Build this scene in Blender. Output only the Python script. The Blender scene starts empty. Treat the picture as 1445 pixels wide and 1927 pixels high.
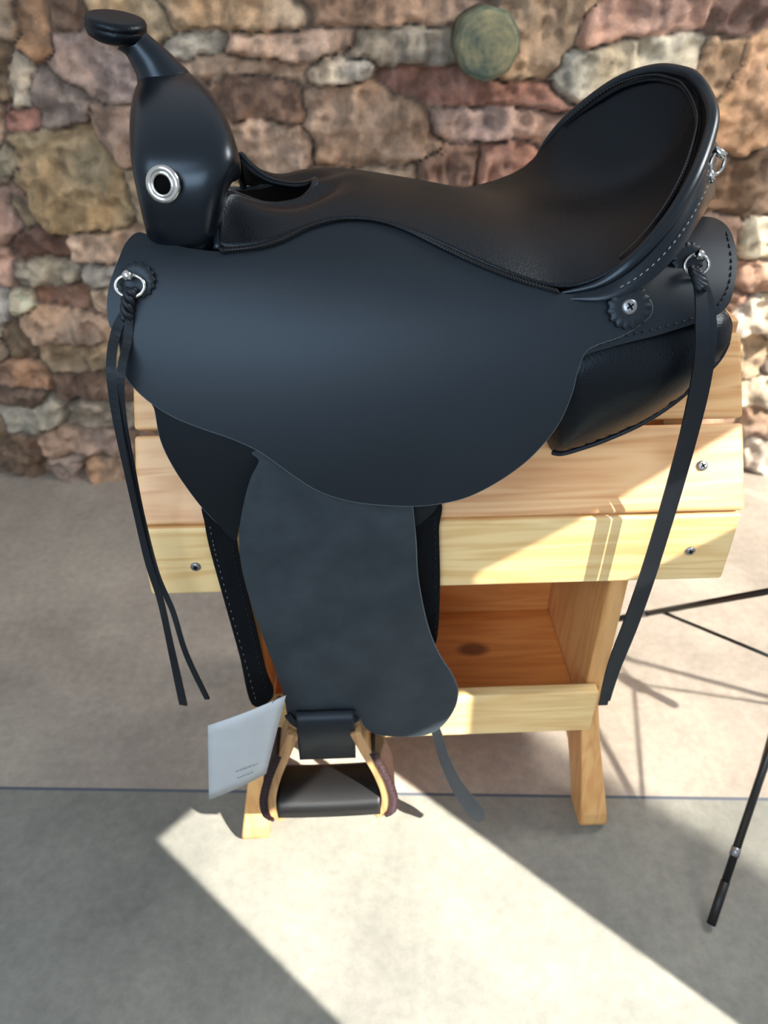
import bpy, bmesh, math, random
import numpy as np
from mathutils import Vector, Matrix
from mathutils.geometry import delaunay_2d_cdt
random.seed(4); rng=np.random.RandomState(7)
SC=bpy.context.scene; COL=SC.collection
R_=math.radians
# ---------------------------------------------------------------- camera model (for reading points off the photo)
FPX=1450.0; PITCH=R_(35); YAW=R_(2.5)
CAM=Vector((-.093,-.837,1.15)); FL=.07
F_=Vector((math.sin(YAW)*math.cos(PITCH),math.cos(YAW)*math.cos(PITCH),-math.sin(PITCH)))
RT=Vector((math.cos(YAW),-math.sin(YAW),0)); UP=Vector((math.sin(YAW)*math.sin(PITCH),math.cos(YAW)*math.sin(PITCH),math.cos(PITCH)))
def ray(u,v): return F_+RT*((u-722.5)/FPX)-UP*((v-963.5)/FPX)
def on_y(u,v,y): d=ray(u,v); return CAM+d*((y-CAM.y)/d.y)
def on_z(u,v,z=FL): d=ray(u,v); return CAM+d*((z-CAM.z)/d.z)
def prof(knots):
    zs=[k[0] for k in knots]; ys=[k[1] for k in knots]
    def f(x,z):
        if z<=zs[0]: return ys[0]
        if z>=zs[-1]: return ys[-1]
        for i in range(len(zs)-1):
            if z<=zs[i+1]: break
        t=(z-zs[i])/(zs[i+1]-zs[i]); p0=ys[max(0,i-1)];p1=ys[i];p2=ys[i+1];p3=ys[min(len(ys)-1,i+2)]
        h=zs[i+1]-zs[i]; m1=(p2-p0)/(zs[i+1]-zs[max(0,i-1)])*h; m2=(p3-p1)/(zs[min(len(ys)-1,i+2)]-zs[i])*h
        return (2*t**3-3*t*t+1)*p1+(t**3-2*t*t+t)*m1+(-2*t**3+3*t*t)*p2+(t**3-t*t)*m2
    return f
def hit(u,v,f):
    d=ray(u,v); t=.4; last=t
    g=lambda t:(CAM.y+d.y*t)+f(CAM.x+d.x*t,CAM.z+d.z*t)
    while t<1.6 and g(t)<0: last=t; t+=.01
    a,b=last,t
    for _ in range(18):
        m=(a+b)/2
        if g(m)<0: a=m
        else: b=m
    return CAM+d*b
# ---------------------------------------------------------------- materials
def s2l(c): return tuple((x/255/12.92 if x/255<=.04045 else ((x/255+.055)/1.055)**2.4) for x in c)+(1,)
def newmat(name):
    m=bpy.data.materials.new(name); m.use_nodes=True; nt=m.node_tree; b=nt.nodes['Principled BSDF']; return m,nt,b
def N(nt,t,**k):
    n=nt.nodes.new(t)
    for a,v in k.items():
        if a in n.inputs: n.inputs[a].default_value=v
        else: setattr(n,a,v)
    return n
def L(nt,a,b): nt.links.new(a,b)
def leather(name,c1,c2,rough,scale=60,bump=.15,grain=420,spec=.5,bd=.0006,tint=(.72,.86,1,1)):
    m,nt,b=newmat(name); tc=N(nt,'ShaderNodeTexCoord')
    n=N(nt,'ShaderNodeTexNoise',Scale=scale*.15,Detail=6.,Roughness=.6); L(nt,tc.outputs['Object'],n.inputs['Vector'])
    r=N(nt,'ShaderNodeValToRGB'); r.color_ramp.elements[0].position=.35; r.color_ramp.elements[1].position=.7
    r.color_ramp.elements[0].color=s2l(c1); r.color_ramp.elements[1].color=s2l(c2)
    L(nt,n.outputs['Fac'],r.inputs[0]); L(nt,r.outputs[0],b.inputs['Base Color'])
    b.inputs['Roughness'].default_value=rough; b.inputs['Specular IOR Level'].default_value=spec; b.inputs['Specular Tint'].default_value=tint
    v=N(nt,'ShaderNodeTexVoronoi',Scale=float(grain)); L(nt,tc.outputs['Object'],v.inputs['Vector'])
    n2=N(nt,'ShaderNodeTexNoise',Scale=grain*.3,Detail=4.); L(nt,tc.outputs['Object'],n2.inputs['Vector'])
    ad=N(nt,'ShaderNodeMath',operation='ADD'); L(nt,v.outputs['Distance'],ad.inputs[0]); L(nt,n2.outputs['Fac'],ad.inputs[1])
    bp=N(nt,'ShaderNodeBump',Strength=bump,Distance=bd); L(nt,ad.outputs[0],bp.inputs['Height']); L(nt,bp.outputs[0],b.inputs['Normal'])
    return m
def plain(name,c,rough=.5,metal=0.,spec=.5):
    m,nt,b=newmat(name); b.inputs['Roughness'].default_value=rough; b.inputs['Metallic'].default_value=metal; b.inputs['Specular IOR Level'].default_value=spec
    tc=N(nt,'ShaderNodeTexCoord'); n=N(nt,'ShaderNodeTexNoise',Scale=40.,Detail=3.); L(nt,tc.outputs['Object'],n.inputs['Vector'])
    mx=N(nt,'ShaderNodeMixRGB',blend_type='MULTIPLY'); mx.inputs[0].default_value=.15; mx.inputs[1].default_value=s2l(c); L(nt,n.outputs['Fac'],mx.inputs[2]); L(nt,mx.outputs[0],b.inputs['Base Color'])
    return m
def wood(name,c1,c2,knots=(),axis='X'):
    m,nt,b=newmat(name); tc=N(nt,'ShaderNodeTexCoord'); oi=N(nt,'ShaderNodeObjectInfo')
    mp=N(nt,'ShaderNodeMapping'); mp.inputs['Scale'].default_value={'X':(1.2,14,14),'Z':(14,14,1.2),'Y':(14,1.2,14)}[axis]
    ad=N(nt,'ShaderNodeVectorMath',operation='ADD'); L(nt,tc.outputs['Object'],ad.inputs[0]); L(nt,oi.outputs['Random'],ad.inputs[1]); L(nt,ad.outputs[0],mp.inputs['Vector'])
    n1=N(nt,'ShaderNodeTexNoise',Scale=1.6,Detail=3.,Distortion=.6); L(nt,mp.outputs[0],n1.inputs['Vector'])
    mu=N(nt,'ShaderNodeMath',operation='MULTIPLY'); mu.inputs[1].default_value=42.; L(nt,n1.outputs['Fac'],mu.inputs[0])
    sn=N(nt,'ShaderNodeMath',operation='SINE'); L(nt,mu.outputs[0],sn.inputs[0])
    mr=N(nt,'ShaderNodeMapRange'); mr.inputs['From Min'].default_value=-1.; L(nt,sn.outputs[0],mr.inputs['Value'])
    n2=N(nt,'ShaderNodeTexNoise',Scale=9.,Detail=5.); L(nt,mp.outputs[0],n2.inputs['Vector'])
    av=N(nt,'ShaderNodeMath',operation='MULTIPLY'); L(nt,mr.outputs[0],av.inputs[0]); L(nt,n2.outputs['Fac'],av.inputs[1])
    mx=N(nt,'ShaderNodeMixRGB'); mx.inputs[1].default_value=s2l(c1); mx.inputs[2].default_value=s2l(c2); L(nt,av.outputs[0],mx.inputs[0])
    out=mx.outputs[0]
    for (kx,ky,kz,kr) in knots:
        sb=N(nt,'ShaderNodeVectorMath',operation='SUBTRACT'); sb.inputs[1].default_value=(kx,ky,kz); L(nt,tc.outputs['Object'],sb.inputs[0])
        sc=N(nt,'ShaderNodeVectorMath',operation='MULTIPLY'); sc.inputs[1].default_value=(.6,1.,1.); L(nt,sb.outputs[0],sc.inputs[0])
        le=N(nt,'ShaderNodeVectorMath',operation='LENGTH'); L(nt,sc.outputs[0],le.inputs[0])
        m2=N(nt,'ShaderNodeMapRange'); m2.inputs['From Min'].default_value=kr*.55; m2.inputs['From Max'].default_value=kr; m2.inputs['To Min'].default_value=.85; m2.inputs['To Max'].default_value=0.
        L(nt,le.outputs['Value'],m2.inputs['Value']); x=N(nt,'ShaderNodeMixRGB'); x.inputs[2].default_value=s2l((112,52,22)); L(nt,m2.outputs[0],x.inputs[0]); L(nt,out,x.inputs[1]); out=x.outputs[0]
    L(nt,out,b.inputs['Base Color']); b.inputs['Roughness'].default_value=.42
    bp=N(nt,'ShaderNodeBump',Strength=.12,Distance=.001); L(nt,av.outputs[0],bp.inputs['Height']); L(nt,bp.outputs[0],b.inputs['Normal'])
    return m
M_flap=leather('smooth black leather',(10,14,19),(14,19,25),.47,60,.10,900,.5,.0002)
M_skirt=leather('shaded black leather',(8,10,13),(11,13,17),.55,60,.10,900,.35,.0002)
M_seat=leather('grained black leather',(7,9,12),(10,12,16),.38,60,.55,420,.30,.0003)
M_swell=leather('tight black leather',(8,12,17),(11,16,22),.30,60,.08,600,.5,.0002)
M_fend=leather('suede grey-black leather',(39,45,49),(54,60,64),.68,110,.3,900,.32,.0003)
M_strap=leather('strap leather',(20,22,26),(28,31,35),.45,60,.15,700,.4,.0002)
M_web=leather('black webbing',(9,9,11),(14,14,17),.8,60,.6,800,.2,.0008)
M_edge=plain('leather edge and highlight',(84,96,102),.45)
M_hole=plain('black thread',(6,6,7),.6)
M_thread=plain('pale thread',(150,150,150),.6)
M_nick=plain('nickel',(220,220,216),.16,1.)
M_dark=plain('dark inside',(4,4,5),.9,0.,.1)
M_blackm=plain('black painted tube',(16,17,20),.35,0.)
M_grey=plain('grey aluminium',(150,152,155),.35,.8)
M_rub=plain('black rubber',(14,13,14),.5)
M_lace=plain('dark plum lace',(48,27,32),.6)
M_wA=wood('pine upper',(230,182,126),(196,130,70))
M_wB=wood('pine pink',(232,184,132),(196,128,76),[(.13,.034,.009,.013)])
M_wC=wood('pine pale',(240,208,150),(214,164,98))
M_wL=wood('pine leg',(228,176,114),(198,134,74),(),'Z')
M_wS=wood('pine shelf',(226,150,80),(196,112,48),[(.082,.012,.008,.018)])
M_wR=wood('pine shelf rail',(216,146,82),(188,110,50))
M_stirw=wood('stirrup wood',(186,144,98),(130,90,54),(),'Z')
M_stirr=leather('brown rawhide',(42,29,25),(60,42,35),.6,120,.8,300,.3,.001,(1,1,1,1))
M_tag=plain('grey card',(190,193,194),.5)
M_ink=plain('grey ink',(140,144,148),.6)
# ---------------------------------------------------------------- mesh helpers
def addobj(name,me,mat,parent=None,smooth=True):
    o=bpy.data.objects.new(name,me); COL.objects.link(o)
    if mat: me.materials.append(mat)
    if smooth:
        for p in me.polygons: p.use_smooth=True
    if parent: setpar(o,parent)
    return o
def setpar(o,p):
    o.parent=p; o.matrix_parent_inverse=W(p).inverted()
def W(o):
    m=Matrix.Translation(o.location) if o.type=='EMPTY' else o.matrix_basis.copy()
    return (W(o.parent)@o.matrix_parent_inverse@m) if o.parent else m
def pydata(vs,fs):
    me=bpy.data.meshes.new('m'); me.from_pydata([tuple(v) for v in vs],[],fs); me.update(); return me
def bmobj(name,bm,mat,parent=None,smooth=True):
    bmesh.ops.recalc_face_normals(bm,faces=bm.faces[:])
    me=bpy.data.meshes.new(name); bm.to_mesh(me); bm.free(); return addobj(name,me,mat,parent,smooth)
def thing(name,label,cat,loc,group=None):
    e=bpy.data.objects.new(name,None); COL.objects.link(e); e.location=loc; e.empty_display_size=.05
    e['label']=label; e['category']=cat
    if group: e['group']=group
    return e
def cat1(p,n=6,closed=True):
    out=[]; L_=len(p)
    rg=range(L_) if closed else range(L_-1)
    for i in rg:
        if closed: a,b,c,d=p[i-1],p[i],p[(i+1)%L_],p[(i+2)%L_]
        else: a,b,c,d=p[max(0,i-1)],p[i],p[i+1],p[min(L_-1,i+2)]
        for k in range(n):
            t=k/n
            out.append(tuple(.5*((2*b[j])+(-a[j]+c[j])*t+(2*a[j]-5*b[j]+4*c[j]-d[j])*t*t+(-a[j]+3*b[j]-3*c[j]+d[j])*t**3) for j in range(len(b))))
    if not closed: out.append(tuple(p[-1]))
    return out
def inpoly(x,y,P):
    c=False; j=len(P)-1
    for i in range(len(P)):
        if (P[i][1]>y)!=(P[j][1]>y) and x<(P[j][0]-P[i][0])*(y-P[i][1])/(P[j][1]-P[i][1])+P[i][0]: c=not c
        j=i
    return c
def sheet(name,outline,f,mat,parent,thick=.004,step=15,puff=0,puffd=70,edge=None,n=6,offs=0):
    P=cat1(outline,n)
    Q=[P[0]]
    for p in P[1:]:
        if math.hypot(p[0]-Q[-1][0],p[1]-Q[-1][1])>2.2: Q.append(p)
    A=np.array(Q); B=np.roll(A,-1,0)
    def dist(x,y):
        d=B-A; t=np.clip(((x-A[:,0])*d[:,0]+(y-A[:,1])*d[:,1])/(d**2).sum(1),0,1)
        return float(np.sqrt((A[:,0]+t*d[:,0]-x)**2+(A[:,1]+t*d[:,1]-y)**2).min())
    V=[Vector(p) for p in Q]; nb=len(V)
    y=A[:,1].min(); row=0
    while y<A[:,1].max():
        x=A[:,0].min()+(row%2)*step/2
        while x<A[:,0].max():
            if inpoly(x,y,Q) and dist(x,y)>step*.55: V.append(Vector((x,y)))
            x+=step
        y+=step*.87; row+=1
    r=delaunay_2d_cdt(V,[],[list(range(nb))],1,1e-4)
    vs=[]
    for p in r[0]:
        q=hit(p.x,p.y,f)
        if puff:
            t=min(1,dist(p.x,p.y)/puffd); q=q+Vector((0,-1,.35))*puff*math.sqrt(max(0,1-(1-t)**2))
        vs.append(q)
    fs=[]
    for fa in r[2]:
        a,b,c=[vs[i] for i in fa[:3]]
        nn=(b-a).cross(c-a)
        fs.append(list(fa) if nn.dot(CAM-a)>0 else list(reversed(fa)))
    o=addobj(name,pydata(vs,fs),mat,parent)
    if thick:
        s=o.modifiers.new('s','SOLIDIFY'); s.thickness=thick; s.offset=-1
        if edge: o.data.materials.append(edge); s.material_offset_rim=1
        es=o.modifiers.new('e','EDGE_SPLIT'); es.split_angle=R_(45)
    return o
def tube(bm,pts,r,n=8,cap=True,closed=False):
    rings=[]; prev=None; m=len(pts)
    for i,p in enumerate(pts):
        a=pts[i-1] if (i>0 or closed) else p; b=pts[(i+1)%m] if (i<m-1 or closed) else p
        T=(b-a).normalized()
        if prev is None: X=T.orthogonal().normalized()
        else:
            X=prev-T*prev.dot(T); X.normalize()
        prev=X; Y=T.cross(X); rr=r[i] if isinstance(r,(list,tuple)) else r
        rings.append([bm.verts.new(p+X*rr*math.cos(2*math.pi*k/n)+Y*rr*math.sin(2*math.pi*k/n)) for k in range(n)])
    for i in range(m if closed else m-1):
        a,b=rings[i],rings[(i+1)%m]
        for k in range(n): bm.faces.new((a[k],a[(k+1)%n],b[(k+1)%n],b[k]))
    if cap and not closed: bm.faces.new(rings[0]); bm.faces.new(rings[-1])
def tubeobj(name,pts,r,mat,parent,n=8,closed=False):
    bm=bmesh.new(); tube(bm,pts,r,n,True,closed); return bmobj(name,bm,mat,parent)
def ribbon(bm,pts,ws,th=.0025,face=Vector((0,-1,.25)),twist=None):
    rings=[]
    for i,p in enumerate(pts):
        T=(pts[min(i+1,len(pts)-1)]-pts[max(i-1,0)]).normalized()
        S=T.cross(face).normalized(); Nn=S.cross(T).normalized()
        if twist: 
            a=twist[i] if isinstance(twist,list) else twist*i/len(pts); S,Nn=S*math.cos(a)+Nn*math.sin(a),Nn*math.cos(a)-S*math.sin(a)
        w=ws[i]/2; rings.append([bm.verts.new(p+S*a*w+Nn*b*th/2) for a,b in ((-1,-1),(1,-1),(1,1),(-1,1))])
    for i in range(len(pts)-1):
        a,b=rings[i],rings[i+1]
        for k in range(4): bm.faces.new((a[k],a[(k+1)%4],b[(k+1)%4],b[k]))
    bm.faces.new(rings[0]); bm.faces.new(rings[-1])
def ribpx(bm,P,th=.0025,n=7,twist=None):
    C=cat1(P,n,False); ribbon(bm,[on_y(c[0],c[1],c[2]) for c in C],[c[3]*.0005 for c in C],th,twist=[twist*math.sin(i*.16) for i in range(len(C))] if twist else None)
def frame(nrm):
    nrm=nrm.normalized(); X=Vector((0,0,1)).cross(nrm)
    if X.length<.01: X=Vector((1,0,0))
    X.normalize(); Y=nrm.cross(X); return Matrix((X,Y,nrm)).transposed()
def lathe(bm,c,nrm,profile,n=32,mod=None,ang0=0):
    fr=frame(nrm); rings=[]
    for (r,h) in profile:
        rings.append([bm.verts.new(c+fr@Vector(((r*(mod(k) if mod else 1))*math.cos(2*math.pi*k/n+ang0),(r*(mod(k) if mod else 1))*math.sin(2*math.pi*k/n+ang0),h))) for k in range(n)])
    for a,b in zip(rings,rings[1:]):
        for k in range(n): bm.faces.new((a[k],a[(k+1)%n],b[(k+1)%n],b[k]))
    bm.faces.new(rings[0]); bm.faces.new(rings[-1])
def ringpts(c,nrm,r,n=28,a0=0,a1=2*math.pi,sx=1,sy=1):
    fr=frame(nrm); return [c+fr@Vector((r*sx*math.cos(a0+(a1-a0)*k/n),r*sy*math.sin(a0+(a1-a0)*k/n),0)) for k in range(n)]
def box(name,size,loc,rot,mat,parent,bev=.003):
    bm=bmesh.new(); bmesh.ops.create_cube(bm,size=1); bmesh.ops.scale(bm,vec=size,verts=bm.verts)
    if bev: bmesh.ops.bevel(bm,geom=bm.edges[:],offset=bev,segments=3,affect='EDGES',profile=.5)
    o=bmobj(name,bm,mat,None,False); o.location=loc; o.rotation_euler=rot
    if parent: setpar(o,parent)
    return o
SK=.36      # the rear half of the saddle sits slightly askew on the stand
def mir(p):
    t=min(1,max(0,(p.x+.24)/.16)); t=t*t*(3-2*t); return Vector((p.x-SK*t*abs(p.y),-p.y,p.z))
def mirror(o,parent=None,skew=True):
    c=o.copy(); me=o.data.copy()
    for v in me.vertices: v.co=mir(v.co)
    me.flip_normals(); c.data=me; COL.objects.link(c)
    if parent: c.parent=parent; c.matrix_parent_inverse=o.matrix_parent_inverse.copy()
    for ch in [x for x in bpy.data.objects if x.parent==o]: mirror(ch,c)
    return c
# ================================================================ FLOOR
ja,jb=on_z(0,1483),on_z(1445,1504)
m,nt,b=newmat('concrete'); geo=N(nt,'ShaderNodeNewGeometry')
jd=(jb-ja).normalized(); jn=Vector((-jd.y,jd.x,0)); jc=jn.dot(ja)
dp=N(nt,'ShaderNodeVectorMath',operation='DOT_PRODUCT'); dp.inputs[1].default_value=jn; L(nt,geo.outputs['Position'],dp.inputs[0])
sb=N(nt,'ShaderNodeMath',operation='SUBTRACT'); sb.inputs[1].default_value=jc; L(nt,dp.outputs['Value'],sb.inputs[0])
side=N(nt,'ShaderNodeMath',operation='GREATER_THAN'); side.inputs[1].default_value=0.; L(nt,sb.outputs[0],side.inputs[0])
ab=N(nt,'ShaderNodeMath',operation='ABSOLUTE'); L(nt,sb.outputs[0],ab.inputs[0])
jl=N(nt,'ShaderNodeMath',operation='LESS_THAN'); jl.inputs[1].default_value=.0028; L(nt,ab.outputs[0],jl.inputs[0])
n1=N(nt,'ShaderNodeTexNoise',Scale=3.5,Detail=8.,Roughness=.65); L(nt,geo.outputs['Position'],n1.inputs['Vector'])
n2=N(nt,'ShaderNodeTexNoise',Scale=60.,Detail=8.,Roughness=.7); L(nt,geo.outputs['Position'],n2.inputs['Vector'])
ra=N(nt,'ShaderNodeValToRGB'); ra.color_ramp.elements[0].position=.3; ra.color_ramp.elements[1].position=.7
ra.color_ramp.elements[0].color=s2l((112,111,105)); ra.color_ramp.elements[1].color=s2l((146,144,134)); L(nt,n1.outputs['Fac'],ra.inputs[0])
rb=N(nt,'ShaderNodeValToRGB'); rb.color_ramp.elements[0].position=.3; rb.color_ramp.elements[1].position=.7
rb.color_ramp.elements[0].color=s2l((140,130,120)); rb.color_ramp.elements[1].color=s2l((176,165,151)); L(nt,n1.outputs['Fac'],rb.inputs[0])
mx=N(nt,'ShaderNodeMixRGB'); L(nt,side.outputs[0],mx.inputs[0]); L(nt,ra.outputs[0],mx.inputs[1]); L(nt,rb.outputs[0],mx.inputs[2])
mr=N(nt,'ShaderNodeMapRange'); mr.inputs['From Min'].default_value=.3; mr.inputs['From Max'].default_value=.7; mr.inputs['To Min'].default_value=.82; mr.inputs['To Max'].default_value=1.1; L(nt,n2.outputs['Fac'],mr.inputs['Value'])
mu=N(nt,'ShaderNodeMixRGB',blend_type='MULTIPLY'); mu.inputs[0].default_value=1.; L(nt,mx.outputs[0],mu.inputs[1]); L(nt,mr.outputs[0],mu.inputs[2])
mj=N(nt,'ShaderNodeMixRGB'); mj.inputs[2].default_value=s2l((86,92,102)); L(nt,jl.outputs[0],mj.inputs[0]); L(nt,mu.outputs[0],mj.inputs[1])
L(nt,mj.outputs[0],b.inputs['Base Color']); b.inputs['Roughness'].default_value=.6; b.inputs['Specular IOR Level'].default_value=.3
bp=N(nt,'ShaderNodeBump',Strength=.15,Distance=.002); L(nt,n2.outputs['Fac'],bp.inputs['Height']); L(nt,bp.outputs[0],b.inputs['Normal'])
fo=addobj('floor',pydata([(-3,-2.2,FL),(3.2,-2.2,FL),(3.2,1.6,FL),(-3,1.6,FL)],[(0,1,2,3)]),m,None,False); fo['kind']='structure'
# ================================================================ STONE WALL
w0,w1=on_z(0,906),on_z(1445,897); wd=(w1-w0); wlen=wd.length; wd.normalize(); wn=Vector((wd.y,-wd.x,0))   # wn towards camera
def wallsz(u,v):
    d=ray(u,v); t=(w0-CAM).dot(wn)/d.dot(wn); p=CAM+d*t; return ((p-w0).dot(wd),p.z)
TN={'T':(220,186,152),'P':(220,180,154),'C':(230,216,192),'G':(188,168,150),'B':(162,130,110),'O':(216,166,128),'R':(196,148,126),'D':(134,116,104)}
HS=[(0,0,92,105,'O'),(95,0,160,62,'B'),(300,0,580,66,'T'),(308,66,414,110,'C'),(415,56,672,118,'P'),(585,0,828,54,'P'),(675,60,850,136,'G'),(930,0,1105,145,'T'),(1110,2,1346,76,'P'),(1350,0,1445,70,'B'),
(0,108,50,212,'C'),(50,132,165,272,'G'),(165,190,255,312,'G'),(100,66,262,190,'G'),(165,0,300,66,'T'),(345,112,570,146,'T'),(585,118,697,160,'C'),(705,140,1048,210,'R'),(1056,76,1306,184,'C'),(1310,80,1380,190,'T'),(1370,82,1500,305,'O'),
(580,163,806,322,'P'),(400,148,572,235,'B'),(812,206,1064,282,'P'),(430,236,590,330,'T'),(790,285,900,362,'B'),(900,272,1020,362,'R'),(592,322,790,380,'G'),(1064,186,1300,300,'T'),(1330,302,1500,410,'B'),(1390,408,1500,492,'C'),(1310,405,1388,520,'T'),
(0,212,86,280,'R'),(22,246,232,450,'T'),(0,280,45,346,'G'),(0,346,30,440,'G'),(0,442,112,500,'B'),(122,440,262,504,'T'),(0,503,142,552,'G'),(142,505,270,545,'C'),(0,555,55,600,'C'),(58,546,162,592,'O'),(162,546,260,600,'T'),(38,594,205,655,'P'),(0,602,38,680,'B'),(88,656,220,708,'T'),(0,682,86,742,'R'),(88,708,245,760,'B'),(0,744,86,790,'D'),(0,760,122,822,'C'),(122,762,270,812,'G'),(84,812,240,866,'P'),(0,824,84,905,'B'),(62,868,150,905,'G'),(150,868,262,905,'R'),(262,860,360,905,'P'),
(1385,495,1500,556,'P'),(1385,558,1500,640,'C'),(1385,642,1460,720,'T'),(1385,722,1500,770,'C'),(1385,772,1500,840,'P'),(1385,842,1500,900,'C')]
ST=[]
for (a,b_,c,d,k) in HS:
    s0,z1=wallsz(a,b_); s1,z0=wallsz(c,d); zz1=wallsz((a+c)/2,b_)[1]; zz0=wallsz((a+c)/2,d)[1]
    s0=(s0+wallsz(a,d)[0])/2; s1=(s1+wallsz(c,b_)[0])/2
    ST.append(((s0+s1)/2,(zz0+zz1)/2,max(.02,(s1-s0)/2),max(.02,(zz1-zz0)/2),k))
hand=list(ST); z=FL
S0,S1,Z0,Z1=-.9,wlen+.9,FL,1.75
while z<Z1+.1:
    h=rng.uniform(.07,.14); s=S0-.1
    while s<S1+.1:
        w=rng.uniform(.12,.3); cx,cz=s+w/2,z+h/2
        if not any(abs(cx-q[0])<q[2]+w*.25 and abs(cz-q[1])<q[3]+h*.25 for q in hand):
            ST.append((cx,cz+rng.uniform(-.015,.015),w/2,h/2*rng.uniform(.9,1.3),rng.choice(list('TTPPCGBORG'))))
        s+=w
    z+=h
GR=.0056
ns=int((S1-S0)/GR); nz=int((Z1-Z0)/GR)
gs,gz=np.meshgrid(np.linspace(S0,S1,ns),np.linspace(Z0,Z1,nz)); gs=gs.ravel(); gz=gz.ravel()
def vnoise(x,y,fr,seed,sm=True):
    r=np.random.RandomState(seed).rand(256,256); X=x*fr+50; Y=y*fr+50; xi=np.floor(X).astype(int);yi=np.floor(Y).astype(int);fx=X-xi;fy=Y-yi
    if sm: fx=fx*fx*(3-2*fx);fy=fy*fy*(3-2*fy)
    g=lambda a,b:r[a%256,b%256]
    return (g(xi,yi)*(1-fx)+g(xi+1,yi)*fx)*(1-fy)+(g(xi,yi+1)*(1-fx)+g(xi+1,yi+1)*fx)*fy-.5
xs=gs+.026*vnoise(gs,gz,8,1,False)+.013*vnoise(gs,gz,26,2,False)+.008*vnoise(gs,gz,75,21,False); zs=gz+.026*vnoise(gs,gz,8,3,False)+.013*vnoise(gs,gz,26,4,False)+.008*vnoise(gs,gz,75,22,False)
d1=np.full(gs.shape,9.);d2=np.full(gs.shape,9.);idx=np.zeros(gs.shape,int)
for i,(cx,cz,a,b_,k) in enumerate(ST):
    an=rng.uniform(-.16,.16); X=(xs-cx)*math.cos(an)+(zs-cz)*math.sin(an); Y=(zs-cz)*math.cos(an)-(xs-cx)*math.sin(an)
    p=rng.uniform(5,12); shx=rng.uniform(-.28,.28); X=X+Y*shx
    d=((np.abs(X)/a)**p+(np.abs(Y)/b_)**p)**(1/p)
    for _ in range(3):
        t_=rng.uniform(0,2*math.pi); q=rng.uniform(1.12,1.35); d=np.maximum(d,(X/a*math.cos(t_)+Y/b_*math.sin(t_))*1.0/ (q-.22))
    d=(d-1)*min(a,b_)
    m1=d<d1; d2=np.where(m1,d1,np.minimum(d2,d)); d1=np.where(m1,d,d1); idx=np.where(m1,i,idx)
bd=np.clip((d2-d1)/2,0,None); e=np.clip(bd/.007,0,1); e=1-(1-e)**2; gap=np.clip(1-(d1-.014)/.010,0,1); e=e*gap
hh=rng.uniform(0,.022,len(ST)); tx=rng.uniform(-.15,.15,len(ST)); tz=rng.uniform(-.26,.10,len(ST)); cxs=np.array([q[0] for q in ST]); czs=np.array([q[1] for q in ST])
fac=np.abs(vnoise(gs+idx*3.1,gz+idx*1.7,16,9,False))*.06+np.abs(vnoise(gs+idx*1.1,gz+idx*2.7,38,19,False))*.035
ht=e*(.030+hh[idx]+tx[idx]*(gs-cxs[idx])+tz[idx]*(gz-czs[idx])-fac)+.018*vnoise(gs,gz,55,5,False)*e+.008*vnoise(gs,gz,120,6)
V=np.array(w0)[None,:]*1.0+gs[:,None]*np.array(wd)[None,:]+ht[:,None]*np.array(wn)[None,:]-.04*np.array(wn)[None,:]; V[:,2]=gz
me=bpy.data.meshes.new('wall'); ii=np.arange(ns*nz).reshape(nz,ns); Fq=np.stack([ii[:-1,:-1],ii[:-1,1:],ii[1:,1:],ii[1:,:-1]],-1).reshape(-1,4)
me.vertices.add(len(V)); me.vertices.foreach_set('co',V.ravel()); me.loops.add(Fq.size); me.loops.foreach_set('vertex_index',Fq.ravel().astype(np.int32))
me.polygons.add(len(Fq)); me.polygons.foreach_set('loop_start',np.arange(0,Fq.size,4,dtype=np.int32)); me.update(calc_edges=True); me.validate()
ca=me.color_attributes.new('stone','FLOAT_COLOR','POINT')
base=np.array([s2l(tuple(np.clip(np.array(TN[q[4]])*rng.uniform(.88,1.08)+rng.uniform(-5,5,3),0,255))) for q in ST])
mort=np.array(s2l((132,114,100))); t=np.clip(e*1.8-.1,0,1)[:,None]
nn=(1+.45*vnoise(gs+idx*.7,gz,18,12)+.6*vnoise(gs,gz,60,13))[:,None]
warm=vnoise(gs+idx*.9,gz,11,14)[:,None]
cc=base[idx]*nn; cc[:,0:1]*=1+.18*warm; cc[:,2:3]*=1-.22*warm; cc=cc*t+mort*(1-t); cc[:,3]=1
ca.data.foreach_set('color',np.clip(cc,0,1).astype(np.float32).ravel())
m,nt,b=newmat('fieldstone'); at=N(nt,'ShaderNodeAttribute',attribute_name='stone'); geo=N(nt,'ShaderNodeNewGeometry')
n1=N(nt,'ShaderNodeTexNoise',Scale=26.,Detail=10.,Roughness=.75); L(nt,geo.outputs['Position'],n1.inputs['Vector'])
mr=N(nt,'ShaderNodeMapRange'); mr.inputs['From Min'].default_value=.3; mr.inputs['From Max'].default_value=.7; mr.inputs['To Min'].default_value=.55; mr.inputs['To Max'].default_value=1.45; L(nt,n1.outputs['Fac'],mr.inputs['Value'])
mu=N(nt,'ShaderNodeMixRGB',blend_type='MULTIPLY'); mu.inputs[0].default_value=1.; L(nt,at.outputs['Color'],mu.inputs[1]); L(nt,mr.outputs[0],mu.inputs[2]); L(nt,mu.outputs[0],b.inputs['Base Color'])
b.inputs['Roughness'].default_value=.8; b.inputs['Specular IOR Level'].default_value=.25
bp=N(nt,'ShaderNodeBump',Strength=1.,Distance=.015); L(nt,n1.outputs['Fac'],bp.inputs['Height']); L(nt,bp.outputs[0],b.inputs['Normal'])
wo=addobj('wall_back',me,m,None,False); wo['kind']='structure'
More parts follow.
